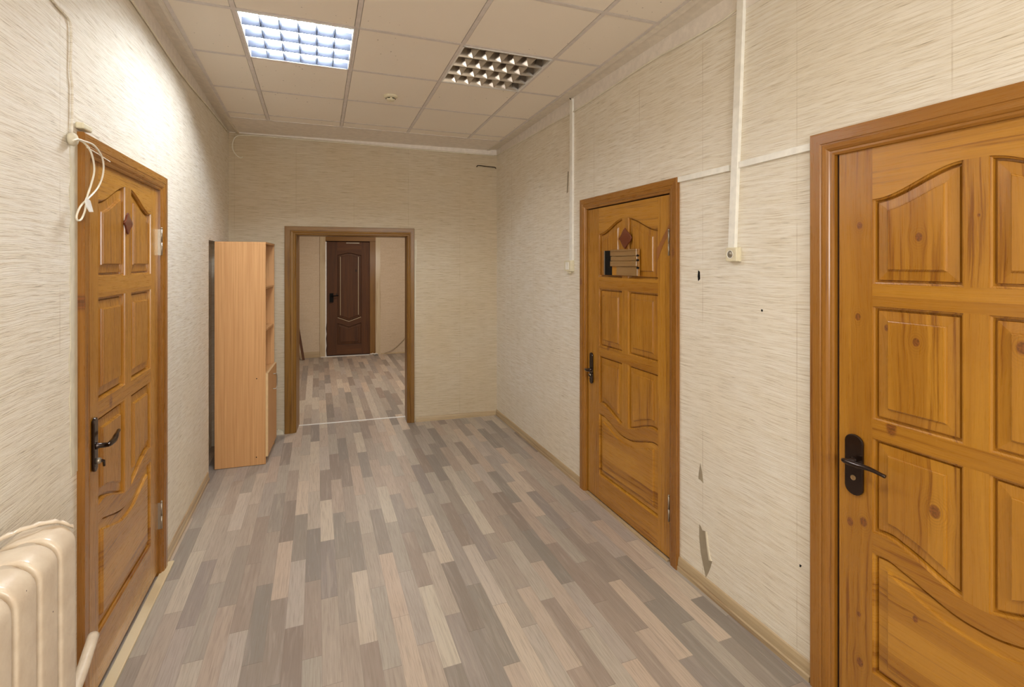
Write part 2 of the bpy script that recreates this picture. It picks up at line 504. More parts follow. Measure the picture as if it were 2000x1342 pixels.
# hall beyond
HX0, HX1 = -1.3, 2.9
o = MB().box(HX0 - .3, HX0, 5.6, 10.2, 0, WT).build('wall_hall_left', M['wall_hall']); tag(o, 'left wall of the hall beyond the opening', 'wall', kind='structure')
o = MB().box(HX1, HX1 + .2, 5.3, 10.2, 0, WT).build('wall_hall_right', M['wall_hall']); tag(o, 'right wall of the hall beyond the opening', 'wall', kind='structure')
OF = (-.338, HALL_Y, 0)
FX0, FX1 = .497, 1.238         # far leaf, in the far wall's own frame
mb = MB(); wall_cells(mb, -1.2, 3.5, 0, WT, [(FX0 - .02, FX1 + .11, -1, 2.10)], .25)
o = mb.build('wall_hall_back', M['wall_hall']); o.location = OF; o.rotation_euler = (0, 0, PHI)
tag(o, 'plain pale far wall of the hall beyond the opening', 'wall', kind='structure')
o = MB().box(HX0 - .3, HX1 + .2, 5.2, 10.2, 3.0, 3.1).build('ceiling_hall', M['band']); tag(o, 'plain ceiling of the hall beyond the opening', 'ceiling', kind='structure')
MB().box(XL - .2, 3.2, YB - .1, YB + .35, 2.99, 3.2)
# floor
o = MB().box(HX0 - .3, HX1 + .2, Y0 - .2, 10.3, -.1, 0).build('floor', M['floor'])
tag(o, 'laminate floor of short grey brown and cream strips', 'floor', kind='structure')

# ------------------------------------------------------------------ ceiling
gx = [-.3976 + .6 * i for i in range(4)]
gy = [2.8902 + .6 * j for j in range(-9, 4)]
EX0, EX1, EY1 = -.705, 1.745, 4.85
xs = [EX0] + gx + [EX1]; ys = [Y0] + [g for g in gy if g > Y0 + .01] + [EY1]
holes = [(0, 0), (2, 0)]
mb = MB()
for i in range(len(xs) - 1):
    for j in range(len(ys) - 1):
        if abs(ys[j] - 2.8902) < .01 and (abs(xs[i] - gx[0]) < .01 or abs(xs[i] - gx[2]) < .01): continue
        e = .0145
        p = [(xs[i] + e, ys[j] + e), (xs[i + 1] - e, ys[j] + e), (xs[i + 1] - e, ys[j + 1] - e), (xs[i] + e, ys[j + 1] - e)]
        lo = [(x, y, zc(x, y) + .002) for x, y in p]; hi = [(x, y, zc(x, y) + .02) for x, y in p]
        mb.add(lo + hi, [(3, 2, 1, 0), (4, 5, 6, 7), (0, 1, 5, 4), (1, 2, 6, 5), (2, 3, 7, 6), (3, 0, 4, 7)])
ceil = mb.build('ceiling', M['tile']); tag(ceil, 'suspended ceiling of square off white mineral tiles in a metal grid', 'ceiling', kind='structure')
mb = MB()
def bar(x0, y0, x1, y1, w, drop=0.):
    n = Vector((y1 - y0, x0 - x1, 0)).normalized() * w / 2
    q = [(x0 + n.x, y0 + n.y), (x1 + n.x, y1 + n.y), (x1 - n.x, y1 - n.y), (x0 - n.x, y0 - n.y)]
    lo = [(x, y, zc(x, y) - drop) for x, y in q]; hi = [(x, y, zc(x, y) + .006) for x, y in q]
    mb.add(lo + hi, [(3, 2, 1, 0), (4, 5, 6, 7), (0, 1, 5, 4), (1, 2, 6, 5), (2, 3, 7, 6), (3, 0, 4, 7)])
for x in gx: bar(x, Y0, x, EY1, .024)
for y in gy:
    if y > Y0: bar(EX0, y, EX1, y, .023, -.0006)
for x in (EX0 + .01, EX1 - .01): bar(x, Y0, x, EY1, .02, .001)
bar(EX0, EY1 - .01, EX1, EY1 - .01, .02, .001)
mb.build('ceiling_grid', M['grid'], ceil)
# closed slab above, so no outside light comes in
o = MB().box(XL - .2, XR + .2, Y0 - .2, YB + .35, 3.2, 3.3).build('ceiling_slab', M['band'], ceil)

# boards that close the ceiling against the walls
def soffit(name, rail, label):
    """rail: list of ((edge x,y,z), (wall x,y,z)) pairs; a board 12 mm thick with a small nosing along its free edge"""
    mb = MB(); n = len(rail); vs = []
    for e, w in rail:
        e = Vector(e); w = Vector(w); m = e.lerp(w, .28)
        vs += [e, e + Vector((0, 0, -.006)), m + Vector((0, 0, -.006)), m + Vector((0, 0, .003)), w, w + Vector((0, 0, .03)), e + Vector((0, 0, .03))]
    fs = []
    for i in range(n - 1):
        for k in range(7):
            k2 = (k + 1) % 7
            fs.append((i * 7 + k, i * 7 + k2, (i + 1) * 7 + k2, (i + 1) * 7 + k))
    fs += [list(range(7)), list(range((n - 1) * 7, n * 7))]
    mb.add(vs, fs)
    o = mb.build(name, M['soffit']); tag(o, label, 'trim', kind='structure')
    return o
def wz(y): return 2.975 if y < 3.6 else 2.975 - (y - 3.6) / 1.7 * .03
Ys = [Y0, 0, 1.5, 2.5, 3.6, 4.4, EY1]
soffit('trim_1', [((EX1, y, zc(EX1, y)), (XR, y, wz(y))) for y in Ys] + [((EX1 + .0, YB, 2.935), (XR, YB, 2.945))], 'narrow board between the ceiling tiles and the right wall')
soffit('trim_2', [((EX0, y, zc(EX0, y)), (XL, y, wz(y))) for y in Ys] + [((EX0, YBL, 2.945), (XL, YBL, 2.95))], 'narrow board between the ceiling tiles and the left wall')
mb = MB()
q = [(EX0, EY1, zc(EX0, EY1)), (EX1, EY1, zc(EX1, EY1)), (EX1, YB + .02, 2.935), (EX0, YBL + .0, 2.952)]
mb.add(q + [(x, y, z + .03) for x, y, z in q], [(3, 2, 1, 0), (4, 5, 6, 7), (0, 1, 5, 4), (1, 2, 6, 5), (2, 3, 7, 6), (3, 0, 4, 7)])
o = mb.build('trim_3', M['band']); tag(o, 'wide pale board between the ceiling tiles and the back wall', 'trim', kind='structure')
# painted band above the paper: lower edge follows the crooked paper edge
RT = [(Y0, 2.87), (1.82, 2.872), (2.47, 2.900), (3.0, 2.882), (3.48, 2.868), (YB, 2.884)]
LT = [(Y0, 2.885), (2.78, 2.889), (3.65, 2.868), (4.5, 2.905), (YBL, 2.940)]
BT = [(0, 2.944), (.35, 2.936), (1.0, 2.925), (1.6, 2.908), (BW, 2.886)]
def band(pts, top, f, name, parent):
    mb = MB()
    for (a, za), (b, zb) in zip(pts[:-1], pts[1:]):
        P = [f(a, d, z) for d in (0, .004) for z in (za, top)] + [f(b, d, z) for d in (0, .004) for z in (zb, top)]
        mb.add(P, [(0, 1, 3, 2), (4, 6, 7, 5), (2, 3, 7, 6), (0, 2, 6, 4), (1, 5, 7, 3)])
    return mb.build(name, M['band'], parent, fix=True)
band(RT, 3.06, lambda a, d, z: (XR - d, a, z), 'painted_band', wr)
band(LT, 3.06, lambda a, d, z: (XL + d, a, z), 'painted_band', wl)
band(BT, 3.0, lambda a, d, z: (a, -d, z), 'painted_band', wb)

# ------------------------------------------------------------------ skirtings
def skirting(name, pts, n, label, h=.062, t=.016):
    """pts: polyline on the floor along the wall; n: unit vector into the room"""
    prof = [(0, 0), (t, 0), (t, h * .28), (t * .72, h * .36), (t * .62, h * .72), (t * .35, h * .94), (0, h)]
    mb = MB(); vs = []
    for p in pts:
        for a, z in prof: vs.append((p[0] + n[0] * a, p[1] + n[1] * a, z))
    k = len(prof)
    fs = [(i * k + j, i * k + (j + 1) % k, (i + 1) * k + (j + 1) % k, (i + 1) * k + j) for i in range(len(pts) - 1) for j in range(k)]
    fs += [list(range(k)), list(range(len(vs) - k, len(vs)))]
    mb.add(vs, fs)
    o = mb.build(name, M['base_y']); tag(o, label, 'skirting', kind='structure'); return o
skirting('baseboard_right', [(XR, 3.355), (XR, YB)], (-1, 0), 'wooden skirting on the right wall beyond the middle door')
skirting('baseboard_right', [(XR, 1.46), (XR, 1.9), (XR, 2.262)], (-1, 0), 'wooden skirting on the right wall between its two doors', h=.075, t=.018)
skirting('baseboard_left', [(XL, 3.30), (XL, 4.50)], (1, 0), 'wooden skirting on the left wall between door and bookcase', h=.066)
skirting('baseboard_left', [(XL, Y0), (XL, 2.22)], (1, 0), 'wooden skirting on the left wall behind the radiator')
bdir = Vector((math.cos(PHI), math.sin(PHI))); bn = (math.sin(PHI), -math.cos(PHI))
def bp(u, n=0): return (XL + bdir.x * u + bn[0] * n, YBL + bdir.y * u + bn[1] * n)
skirting('baseboard_back', [bp(1.775), bp(BW - .016)], bn, 'wooden skirting on the back wall right of the opening', h=.05)
def hp(u, n=0): return (OF[0] + bdir.x * u + bn[0] * n, OF[1] + bdir.y * u + bn[1] * n)
skirting('baseboard_hall', [hp(-.9), hp(.38)], bn, 'pale skirting on the far hall wall left of the dark door', h=.10)
skirting('baseboard_hall', [hp(1.44), hp(3.1)], bn, 'low dark skirting on the far hall wall right of the dark door', h=.022)
o = MB().prism([(0, 0), (.07, 0), (.068, .03), (.05, .044), (.03, .038), (.012, .05), (0, .046)], -.025, 0, 'y').build('plaster_lump', M['plaster'])
o.location = (*bp(.42), 0); o.rotation_euler = (0, 0, PHI); tag(o, 'crumbly bare plaster lump at the foot of the opening beside the bookcase', 'plaster')

# ------------------------------------------------------------------ doors
def smoothstep(a, b, t):
    t = max(0, min(1, (t - a) / (b - a))); return t * t * (3 - 2 * t)

RING = [(0, 0), (.0012, -.005), (.0065, -.007), (.008, -.022), (.0135, -.022), (.0155, -.0125), (.046, -.0095), (.0472, -.0095), (.049, -.0045), (.0515, -.0035), (.053, 0)]

def panel_mesh(x0, x1, fb, ft, n=22):
    """raised panel between the curves fb (bottom) and ft (top)"""
    mb = MB(); vs = []
    def slope(f, x): return (f(x + .002) - f(x - .002)) / .004
    for d, h in RING:
        xs_ = [x0 + d + (x1 - x0 - 2 * d) * i / (n - 1) for i in range(n)]
        vs += [(x, h, fb(x) + d * math.sqrt(1 + slope(fb, x) ** 2)) for x in xs_]
        vs += [(x, h, ft(x) - d * math.sqrt(1 + slope(ft, x) ** 2)) for x in xs_[::-1]]
    m = 2 * n; fs = []
    for r in range(len(RING) - 1):
        for i in range(m):
            j = (i + 1) % m
            fs.append((r * m + i, r * m + j, (r + 1) * m + j, (r + 1) * m + i))
    b = (len(RING) - 1) * m
    for i in range(n - 1): fs.append((b + i, b + i + 1, b + m - 2 - i, b + m - 1 - i))
    mb.add(vs, fs)
    return mb

def strip_mesh(x0, x1, fb, ft, y0=-.038, y1=0, n=36):
    mb = MB(); vs = []
    for i in range(n):
        x = x0 + (x1 - x0) * i / (n - 1)
        vs += [(x, y1, fb(x)), (x, y1, ft(x)), (x, y0, ft(x)), (x, y0, fb(x))]
    fs = [(i * 4 + k, i * 4 + (k + 1) % 4, i * 4 + 4 + (k + 1) % 4, i * 4 + 4 + k) for i in range(n - 1) for k in range(4)]
    fs += [(0, 1, 2, 3), tuple(range(4 * n - 4, 4 * n))]
    return mb.add(vs, fs)

def const(z): return lambda x: z

CASE = [(0, 0), (0, .020), (.003, .0225), (.034, .0225), (.036, .0195), (.039, .0195), (.042, .0215), (.052, .0195), (.058, .0145), (.060, .0105), (.066, .0105), (.072, .007), (.072, -.030), (0, -.030)]

def casing_bars(root, x0, x1, ztop, mats, prof=CASE, zbot=0, name='casing', sides=(1, 1), cw=1):
    prof = [(a * cw, h) for a, h in prof]
    """three mitred bars round the rectangle x0..x1 / ztop (outer edges)"""
    k = len(prof)
    def bar3(P0, P1, mat):
        mb = MB(); mb.add(P0 + P1, [(j, (j + 1) % k, k + (j + 1) % k, k + j) for j in range(k)] + [list(range(k)), list(range(k, 2 * k))])
        return mb.build(name, mat, root)
    if sides[0]: bar3([(x0 + a, h, zbot) for a, h in prof], [(x0 + a, h, ztop - a) for a, h in prof], mats[0])
    if sides[1]: bar3([(x1 - a, h, zbot) for a, h in prof], [(x1 - a, h, ztop - a) for a, h in prof], mats[0])
    bar3([(x0 + a, h, ztop - a) for a, h in prof], [(x1 - a, h, ztop - a) for a, h in prof], mats[1])

def hinge(root, x, z, h=.14):
    mb = MB()
    for z0, z1 in ((z - h / 2, z - .002), (z + .002, z + h / 2)):
        mb.lathe([(.0048, z0), (.0048, z1)], (x, .012, 0), 'z', 12)
    mb.lathe([(.003, z + h / 2), (.0055, z + h / 2 + .004), (.004, z + h / 2 + .010)], (x, .012, 0), 'z', 12)
    mb.box(x - .004, x + .004, -.01, .010, z - h / 2, z + h / 2)
    mb.build('hinge', M['steel'], root)

def rounded_plate(w, z0, z1, r, tail=0):
    pts = []
    n = 10
    for i in range(n + 1): a = PI * i / n; pts.append((w / 2 * math.cos(a), z1 - r + r * math.sin(a)))
    for i in range(n + 1): a = PI + PI * i / n; pts.append((w / 2 * math.cos(a), z0 + r + r * math.sin(a) * (1 + tail)))
    return pts

def build_door(name, P, xs, low, loc, rz, label, top_z=2.16, case=None, handle=None, hinges=(), ornament=None, knots=None, bottom=.012, mats=None):
    """local x from the hinge edge to the lock edge, y out of the wall, z up"""
    W, dz, top = P['w'], P['dz'], P['top']
    xa, xb, xc, xd = xs                 # panel column edges
    root = empty(name, loc, rz); tag(root, label, 'door', kind='structure')
    mv, mh, ml = mats or (M['pine_v'], M['pine_h'], M['pine_low'])
    if knots:
        mv = pine('varnished_pine_knotty', 'z', knots=knots, auto=False, amp=1.25); ml = pine('varnished_pine_knotty_low', 'x', boards=.062, amp=1.5, knots=knots, auto=False)
    y = -.004
    leaf_nodes = []
    xm = (xb + xc) / 2
    def T(x):                            # 0 at the stile, 1 at the middle of the leaf
        return (x - xa) / (xm - xa) if x < xm else (xd - x) / (xd - xm)
    def arch(x): return 1.893 + dz + .090 * smoothstep(.02, .92, T(x))
    def wave(x):
        t = T(x); return .692 + dz + .006 * math.sin(min(1, t * 3.2) * PI) - .074 * smoothstep(.18, .97, t)
    def low_(x):
        t = T(x); return .620 + dz + .005 * math.sin(min(1, t * 3.2) * PI) - .062 * smoothstep(.12, .95, t)
    rows = [(1.588 + dz, None), (1.100 + dz, 1.508 + dz), (None, 1.034 + dz)]
    def put(mb, nm, mat, bev=.0):
        o = mb.build(nm, mat, root, bevel=bev); o.location.y = y; return o
    put(MB().box(0, xa, -.038, 0, bottom, top), 'stile', mv)
    put(MB().box(xd, W, -.038, 0, bottom, top), 'stile', mv)
    put(strip_mesh(xa, xd, arch, const(top)), 'rail', mh)
    put(strip_mesh(xa, xd, const(rows[1][1]), const(rows[0][0])), 'rail', mh)
    put(strip_mesh(xa, xd, const(rows[2][1]), const(rows[1][0])), 'rail', mh)
    put(strip_mesh(xa, xd, low_, wave), 'rail', mh)
    put(strip_mesh(xa, xd, const(bottom), const(.187 + dz)), 'rail', mh)
    put(strip_mesh(xb, xc, const(rows[0][0]), arch, n=8), 'mullion', mv)
    put(strip_mesh(xb, xc, const(rows[1][0]), const(rows[1][1]), n=4), 'mullion', mv)
    put(strip_mesh(xb, xc, wave, const(rows[2][1]), n=8), 'mullion', mv)
    for a, b in ((xa, xb), (xc, xd)):
        put(panel_mesh(a, b, const(rows[0][0]), arch), 'panel', mv)
        put(panel_mesh(a, b, const(rows[1][0]), const(rows[1][1])), 'panel', mv)
        put(panel_mesh(a, b, wave, const(rows[2][1])), 'panel', mv)
    put(panel_mesh(xa, xd, const(.187 + dz), low_, n=44), 'panel', ml)
    # rebate behind the gap, and casing
    g = .006
    MB().box(-.028, 0 - .003, -.15, -.012, 0, top + .03).box(W + .003, W + .028, -.15, -.012, 0, top + .03).box(-.028, W + .028, -.15, -.012, top + g, top + .03).box(-.028, W + .028, -.15, -.06, 0, top + .03).build('rebate', M['gap'], root)
    c0, c1, cz, cw = case
    casing_bars(root, c0, c1, cz, (M['casing_v'], M['casing_h']), cw=cw)
    for x, z in hinges: hinge(root, x, z)
    if ornament:
        ox, oz, w, h = ornament
        pts = []
        K = 10
        for s_, (ax, az, bx, bz) in enumerate(((0, 1, 1, 0), (1, 0, 0, -1), (0, -1, -1, 0), (-1, 0, 0, 1))):
            for i in range(K):
                t = i / K; cx, cz_ = ax + (bx - ax) * t, az + (bz - az) * t
                pull = .16 * math.sin(t * PI * 2) * (1 if s_ % 2 == 0 else -1)
                pts.append((ox + (cx + pull * .35) * w / 2, oz + (cz_ - abs(pull) * 0) * h / 2))
        put(MB().prism(pts, 0, .009, 'y'), 'ornament', M['ornament'], .003)['label'] = 'dark red glossy diamond'
    if handle: handle(root)
    return root


def lever_handle(root, x, zt, zb, w, reach, lever_z, dirx=-1, droop=0.0, thumb=False, cyl_z=None):
    """back plate on the stile with a curved lever pointing along dirx"""
    pts = [(x + a, z) for a, z in rounded_plate(w, zb, zt, .030 if not thumb else .02)]
    pl = MB().prism(pts, -.003, .0075, 'y').build('handle_plate', M['bronze'], root, bevel=.003)
    pl['label'] = 'dark bronze lock plate'
    z = lever_z
    MB().lathe([(.013, .004), (.013, .012), (.010, .016), (.009, .04)], (x, 0, z), 'y', 18).build('spindle', M['bronze'], pl)
    p = smooth_path([(x - dirx * .014, .046, z + .002), (x, .048, z + .002), (x + dirx * reach * .35, .050, z - droop * .1 + .002), (x + dirx * reach * .62, .048, z + .004 - droop * .4), (x + dirx * reach, .042, z - .006 - droop)], 6)
    r = [.0072 + .0042 * math.sin(PI * min(1, i / (len(p) - 1) * 1.15)) for i in range(len(p))]
    MB().tube(p, r, 12, flat=.9).build('lever', M['bronze'], pl)
    cz = cyl_z or (zb + zt) / 2 - .035
    mb = MB().lathe([(.0095, .006), (.0095, .010), (.0085, .011), (.0085, .0095), (.006, .0095)], (x, 0, cz), 'y', 20)
    c = mb.build('key_cylinder', M['brass'], pl); c['label'] = 'round brass key cylinder'
    if thumb:
        MB().lathe([(.011, .006), (.012, .016), (.009, .022)], (x, 0, cz + .0), 'y', 18).build('thumb_turn', M['steel'], pl)
        MB().tube([(x, .02, cz), (x + dirx * .02, .024, cz - .008), (x + dirx * .024, .024, cz - .03)], [.006, .005, .004], 10).build('key', M['bronze'], pl)


# pixel -> door 1 local for its knots
def pixR(u, v):
    xc = (u - 1000) / FPX; yc = -(v - HORIZON) / FPX; c, s = math.cos(THETA), math.sin(THETA)
    X, Y, Z = xc * c + s, -xc * s + c, yc; t = XR / X
    return Y * t, EYE + Z * t
KN = []
for u, v, r in [(1677.5, 440.7, .010), (1793, 463, .011), (1674, 619, .010), (1787.6, 669, .011), (1727, 641, .009), (1824, 1000, .016), (1659, 1019, .012), (1685, 1020, .013), (1678, 1294, .012), (1786, 1210, .008), (1676, 1200, .007), (1995, 680, .014), (1910, 420, .004)]:
    y_, z_ = pixR(u, v); KN.append((y_ - D1['y0'], z_, r))

def h1(root): lever_handle(root, 1.288 - .5, 1.053, .828, .068, .135, .958, -1, -.002, cyl_z=.893)
build_door('door_1', D1, (.122, .389, .453, .727), None, (XR, D1['y0'], 0), PI / 2,
           'big varnished pine panel door nearest on the right wall, knots and dark lever handle', case=(-.105, .955, 2.197, 1.30), handle=h1, knots=KN)

def h2(root):
    lever_handle(root, 3.213 - D2['y0'], 1.037, .812, .042, .085, .915, -1, 0, thumb=True, cyl_z=.875)
    x = lambda y: y - D2['y0']
    # the sign holder across the two upper panels
    s = MB().box(x(2.925), x(3.022), .003, .012, 1.606, 1.772).build('sign_plate', M['dark'], root, bevel=.001); s['label'] = 'black glossy end of the sign holder'
    MB().box(x(3.012), x(3.022), .012, .0145, 1.606, 1.772).build('sign_plate_edge', M['steel'], s)
    sg = MB().box(x(2.622), x(2.925), .003, .010, 1.606, 1.776).build('sign_holder', M['pine_h'], root, bevel=.001); sg['label'] = 'wooden sign holder of stacked glossy slats'
    z0 = 1.776
    for k, (h, d, x0, x1) in enumerate([(.044, .026, 2.628, 2.925), (.032, .022, 2.628, 2.925), (.036, .026, 2.628, 2.925), (.058, .018, 2.628, 2.860)]):
        m_ = M['slat']
        MB().box(x(x0), x(x1), .010, d, z0 - h + .002, z0).build('slat', m_, sg, bevel=.002); z0 -= h
    for zz in (1.728, 1.70, 1.652): MB().box(x(2.618), x(2.630), .010, .022, zz, zz + .012).build('slot', M['dark'], sg)
    MB().prism([(x(2.345), 1.915), (x(2.35), 1.86), (x(2.405), 1.79), (x(2.458), 1.70), (x(2.458), 1.775)], -.003, -.0025, 'y').build('slant_patch', M['ornament2'], root)['label'] = 'reddish brown slanting patch beside the top hinge'  # thin reddish brown slanting patch on the hinge stile
M['slat'] = pine('glossy_slat_wood', 'x', (.22, .12, .04), (.32, .19, .075), boards=.5, auto=False, rough=.12)
M['ornament2'] = plain('patch_brown', (.30, .115, .03), .35)
build_door('door_2', D2, (.117, .424, .491, .782), None, (XR, D2['y0'], 0), PI / 2,
           'closed varnished pine panel door in the middle of the right wall with a slatted sign holder', case=(-.078, 1.018, 2.160, 1.06), handle=h2,
           hinges=[(-.001, 1.80), (-.001, .30)], ornament=(2.783 - D2['y0'], 1.848, .150, .140))

def h3(root):
    lever_handle(root, DL['w'] - .062, 1.098, .890, .036, .118, .988, -1, -.026, thumb=True, cyl_z=.93)
build_door('door_3', DL, (.124, .418, .496, .792), None, (XL, DL['y0'] + DL['w'], 0), -PI / 2,
           'closed varnished pine panel door on the left wall beside the radiator', case=(-.078, .992, 2.156, 1.06), handle=h3,
           hinges=[(-.001, 1.80), (-.001, .325)], ornament=(3.218 - 2.742, 1.866, .105, .10), bottom=.03)

# far dark door
def far_door():
    P0 = OF; root = empty('door_4', P0, PHI)
    tag(root, 'dark brown stained door with a pointed rail at the end of the hall', 'door', kind='structure')
    x0, x1, top = FX0, FX1, 2.075
    y = .03                                   # local +y goes into the wall
    mv, mh = M['dark_v'], M['dark_h']
    def F(f): return f
    def put(mb, nm, mat, parent=root):
        mb.v = [(a, -b + y, c) for a, b, c in mb.v]
        return mb.build(nm, mat, parent)
    W = x1 - x0; pa, pb = x0 + .175, x1 - .145; xm = (pa + pb) / 2 - .01
    def vee(z0, d):
        return lambda x: z0 - d * (1 - abs(x - xm) / (xm - pa)) if x < xm else z0 - d * (1 - abs(x - xm) / (pb - xm))
    def crown(x): t = 1 - abs(x - xm) / (pb - xm); return 1.835 + .04 * smoothstep(0, 1, t)
    put(MB().box(x0, pa, -.04, 0, .02, top), 'stile', mv); put(MB().box(pb, x1, -.04, 0, .02, top), 'stile', mv)
    put(strip_mesh(pa, pb, crown, const(top)), 'rail', mh)
    put(strip_mesh(pa, pb, vee(.60, .075), vee(.70, .075)), 'rail', mh)
    put(strip_mesh(pa, pb, const(.02), const(.20)), 'rail', mh)
    put(panel_mesh(pa, pb, vee(.70, .075), crown, n=30), 'panel', mv)
    put(panel_mesh(pa, pb, const(.20), vee(.60, .075), n=30), 'panel', mv)
    for xx in (pa + .055, pb - .055):
        o = put(MB().box(xx - .004, xx + .004, 0, .006, .74, 1.80), 'bead', M['cover']); o['label'] = 'thin pale upright bead'
    o = put(MB().prism([(pa + .01, .70), (xm, .625), (pb - .01, .70), (pb - .01, .692), (xm, .617), (pa + .01, .692)], 0, .004, 'y'), 'bead', M['cover']); o['label'] = 'thin pale pointed bead'
    o = put(MB().box(x0 + .05, x0 + .11, 0, .03, .98, 1.14), 'lock_case', M['dark']); o['label'] = 'black lock case'
    put(MB().tube([(x0 + .08, .03, 1.09), (x0 + .08, .06, 1.09), (x0 + .20, .06, 1.10)], .010, 10), 'handle', M['dark'])
    o = put(MB().box(x0 + .33, x0 + .56, -.001, .012, 2.045, 2.058), 'closer_arm', M['steel'])
    # surround: pale casing, orange jamb on the right, chipped white edge on the left
    o = MB().box(x0 - .115, x0 - .022, -.018, .02, 0, 2.19).build('casing', M['cover'], root); o['label'] = 'pale casing'
    o = MB().box(x1 + .105, x1 + .19, -.018, .02, 0, 2.19).build('casing', M['cover'], root); o['label'] = 'pale casing'
    MB().box(x0 - .022, x1 + .105, -.018, .02, 2.085, 2.19).build('casing', M['open_h'], root)
    o = MB().box(x1 + .004, x1 + .105, -.002, .05, 0, 2.085).build('jamb', M['open_v'], root); o['label'] = 'orange brown jamb'
    mb = MB(); zs_ = [0, .12, .2, .33, .41, .5, .62, .9, 1.2, 1.5, 1.8, 2.0, 2.07]; pts = [(x0 - .026, z) for z in zs_] + [(x0 - .004 - (.010 * (k % 2) if 0 < k < 7 else 0), z) for k, z in reversed(list(enumerate(zs_)))]
    o = mb.prism(pts, -.020, .02, 'y').build('edge_strip', M['white'], root); o['label'] = 'chipped white edge strip'
    MB().box(x0 - .02, x1 + .105, .08, .25, 0, 2.1).build('backing', M['gap'], root)
    return root
far_door()

# opening surround (trim) and thresholds
OC = empty('trim_4', (XL, YBL, 0), PHI); tag(OC, 'dark varnished pine surround of the open doorway in the back wall', 'door frame', kind='structure')
PROF = [(0, 0), (0, -.020), (.004, -.024), (.048, -.024), (.051, -.020), (.055, -.020), (.060, -.022), (.076, -.018), (.084, -.012), (.090, -.012), (.098, -.006), (.104, 0)]
def open_bar(P0, P1, mat, k=len(PROF)):
    MB().add(P0 + P1, [(j, (j + 1) % k, k + (j + 1) % k, k + j) for j in range(k)] + [list(range(k)), list(range(k, 2 * k))]).build('casing', mat, OC)
xo0, xo1, zo = .497, 1.760, 2.052
sc = .075 / .104
open_bar([(xo0 + a, h, 0) for a, h in PROF], [(xo0 + a, h, zo - a * .82) for a, h in PROF], M['open_v'])
open_bar([(xo1 - a * sc, h, .0) for a, h in PROF], [(xo1 - a * sc, h, zo - a * .82) for a, h in PROF], M['open_v'])
open_bar([(xo0 + a, h, zo - a * .82) for a, h in PROF], [(xo1 - a * sc, h, zo - a * .82) for a, h in PROF], M['open_h'])
MB().box(OX0 - .012, OX0, 0, OTH + .01, 0, OZ).build('jamb', M['open_v'], OC)
MB().box(OX1, OX1 + .012, 0, OTH + .01, 0, OZ).build('jamb', M['open_v'], OC)
MB().box(OX0 - .012, OX1 + .012, 0, OTH + .01, OZ, OZ + .012).build('jamb', M['open_h'], OC)
# ragged plaster strip beside it
MB().prism([(xo1, 1.93), (xo1 + .025, 1.94), (xo1 + .030, 1.8), (xo1 + .018, 1.6), (xo1 + .02, 1.3), (xo1 + .010, .9), (xo1, .6)], -.004, 0, 'y').build('bare_plaster', M['plaster'], wb)
o = MB().box(OX0, OX1, .205, .232, 0, .004).build('threshold_strip', M['white'], None, bevel=.002)
o.location = (XL, YBL, 0); o.rotation_euler = (0, 0, PHI); tag(o, 'narrow white metal strip across the floor of the open doorway', 'threshold strip')
o = MB().box(XL - .0, XL + .045, 1.9, 3.335, 0, .014).build('threshold_board', M['sill'], None, bevel=.003); tag(o, 'pale unpainted wooden threshold board below the left door', 'threshold')
o = MB().box(XR - .022, XR, 2.34, 3.27, 0, .010).build('threshold_strip', M['base_y'], None, bevel=.002); tag(o, 'thin brown wooden strip below the middle right door', 'threshold strip')

# ------------------------------------------------------------------ bookcase
BC = empty('bookcase', (-.405, 4.682, 0), math.atan2(.997, .060))
tag(BC, 'tall narrow beech laminate bookcase with open shelves and one low door', 'bookcase')
bw, bd, bh, t_ = .50, .378, 1.864, .016
def bc(x0, x1, y0, y1, z0, z1, nm, mat='beech', par=None): return MB().box(x0, x1, y0, y1, z0, z1).build(nm, M[mat], par or BC, bevel=.0008)
sp = bc(0, t_, 0, bd, .004, bh - t_, 'side_panel')
for zz, yy in ((.724, .068), (.069, .070)):
    MB().lathe([(.0045, 0), (.0045, .0012)], (-.001, yy, zz), 'x', 12).build('screw_hole', M['dark'], sp)
bc(bw - t_, bw, 0, bd, .004, bh - t_, 'side_panel')
bc(-.001, bw + .001, -.002, bd, bh - t_, bh, 'top_panel')
bc(t_, bw - t_, bd - .006, bd, .06, bh - t_, 'back_panel')
for zz, yi in ((1.468, .004), (1.112, .004)):
    bc(t_, bw - t_, yi, bd - .006, zz, zz + t_, 'shelf')
bc(t_, bw - t_, 0.0, bd - .006, .738, .738 + t_, 'shelf'); bc(t_, bw - t_, .0, bd - .006, .06, .076, 'bottom_panel')
bc(t_, bw - t_, .03, .045, .0, .06, 'plinth')
dr = bc(.001, bw - .001, -.018, -.001, .066, .762, 'door')
MB().box(.0, .0012, -.0185, -.0005, .066, .762).box(.0, bw - .001, -.0185, -.0005, .761, .7632).build('edge_band', M['beech_edge'], dr)['label'] = 'pale yellow edge band'
MB().tube(smooth_path([(0.295, -.018, .695), (0.300, -.040, .697), (0.310, -.046, .672), (0.312, -.047, .63), (0.310, -.046, .588), (0.300, -.040, .563), (0.295, -.018, .565)], 5), .0045, 10).build('handle', M['steel'], dr)['label'] = 'small metal bow handle'

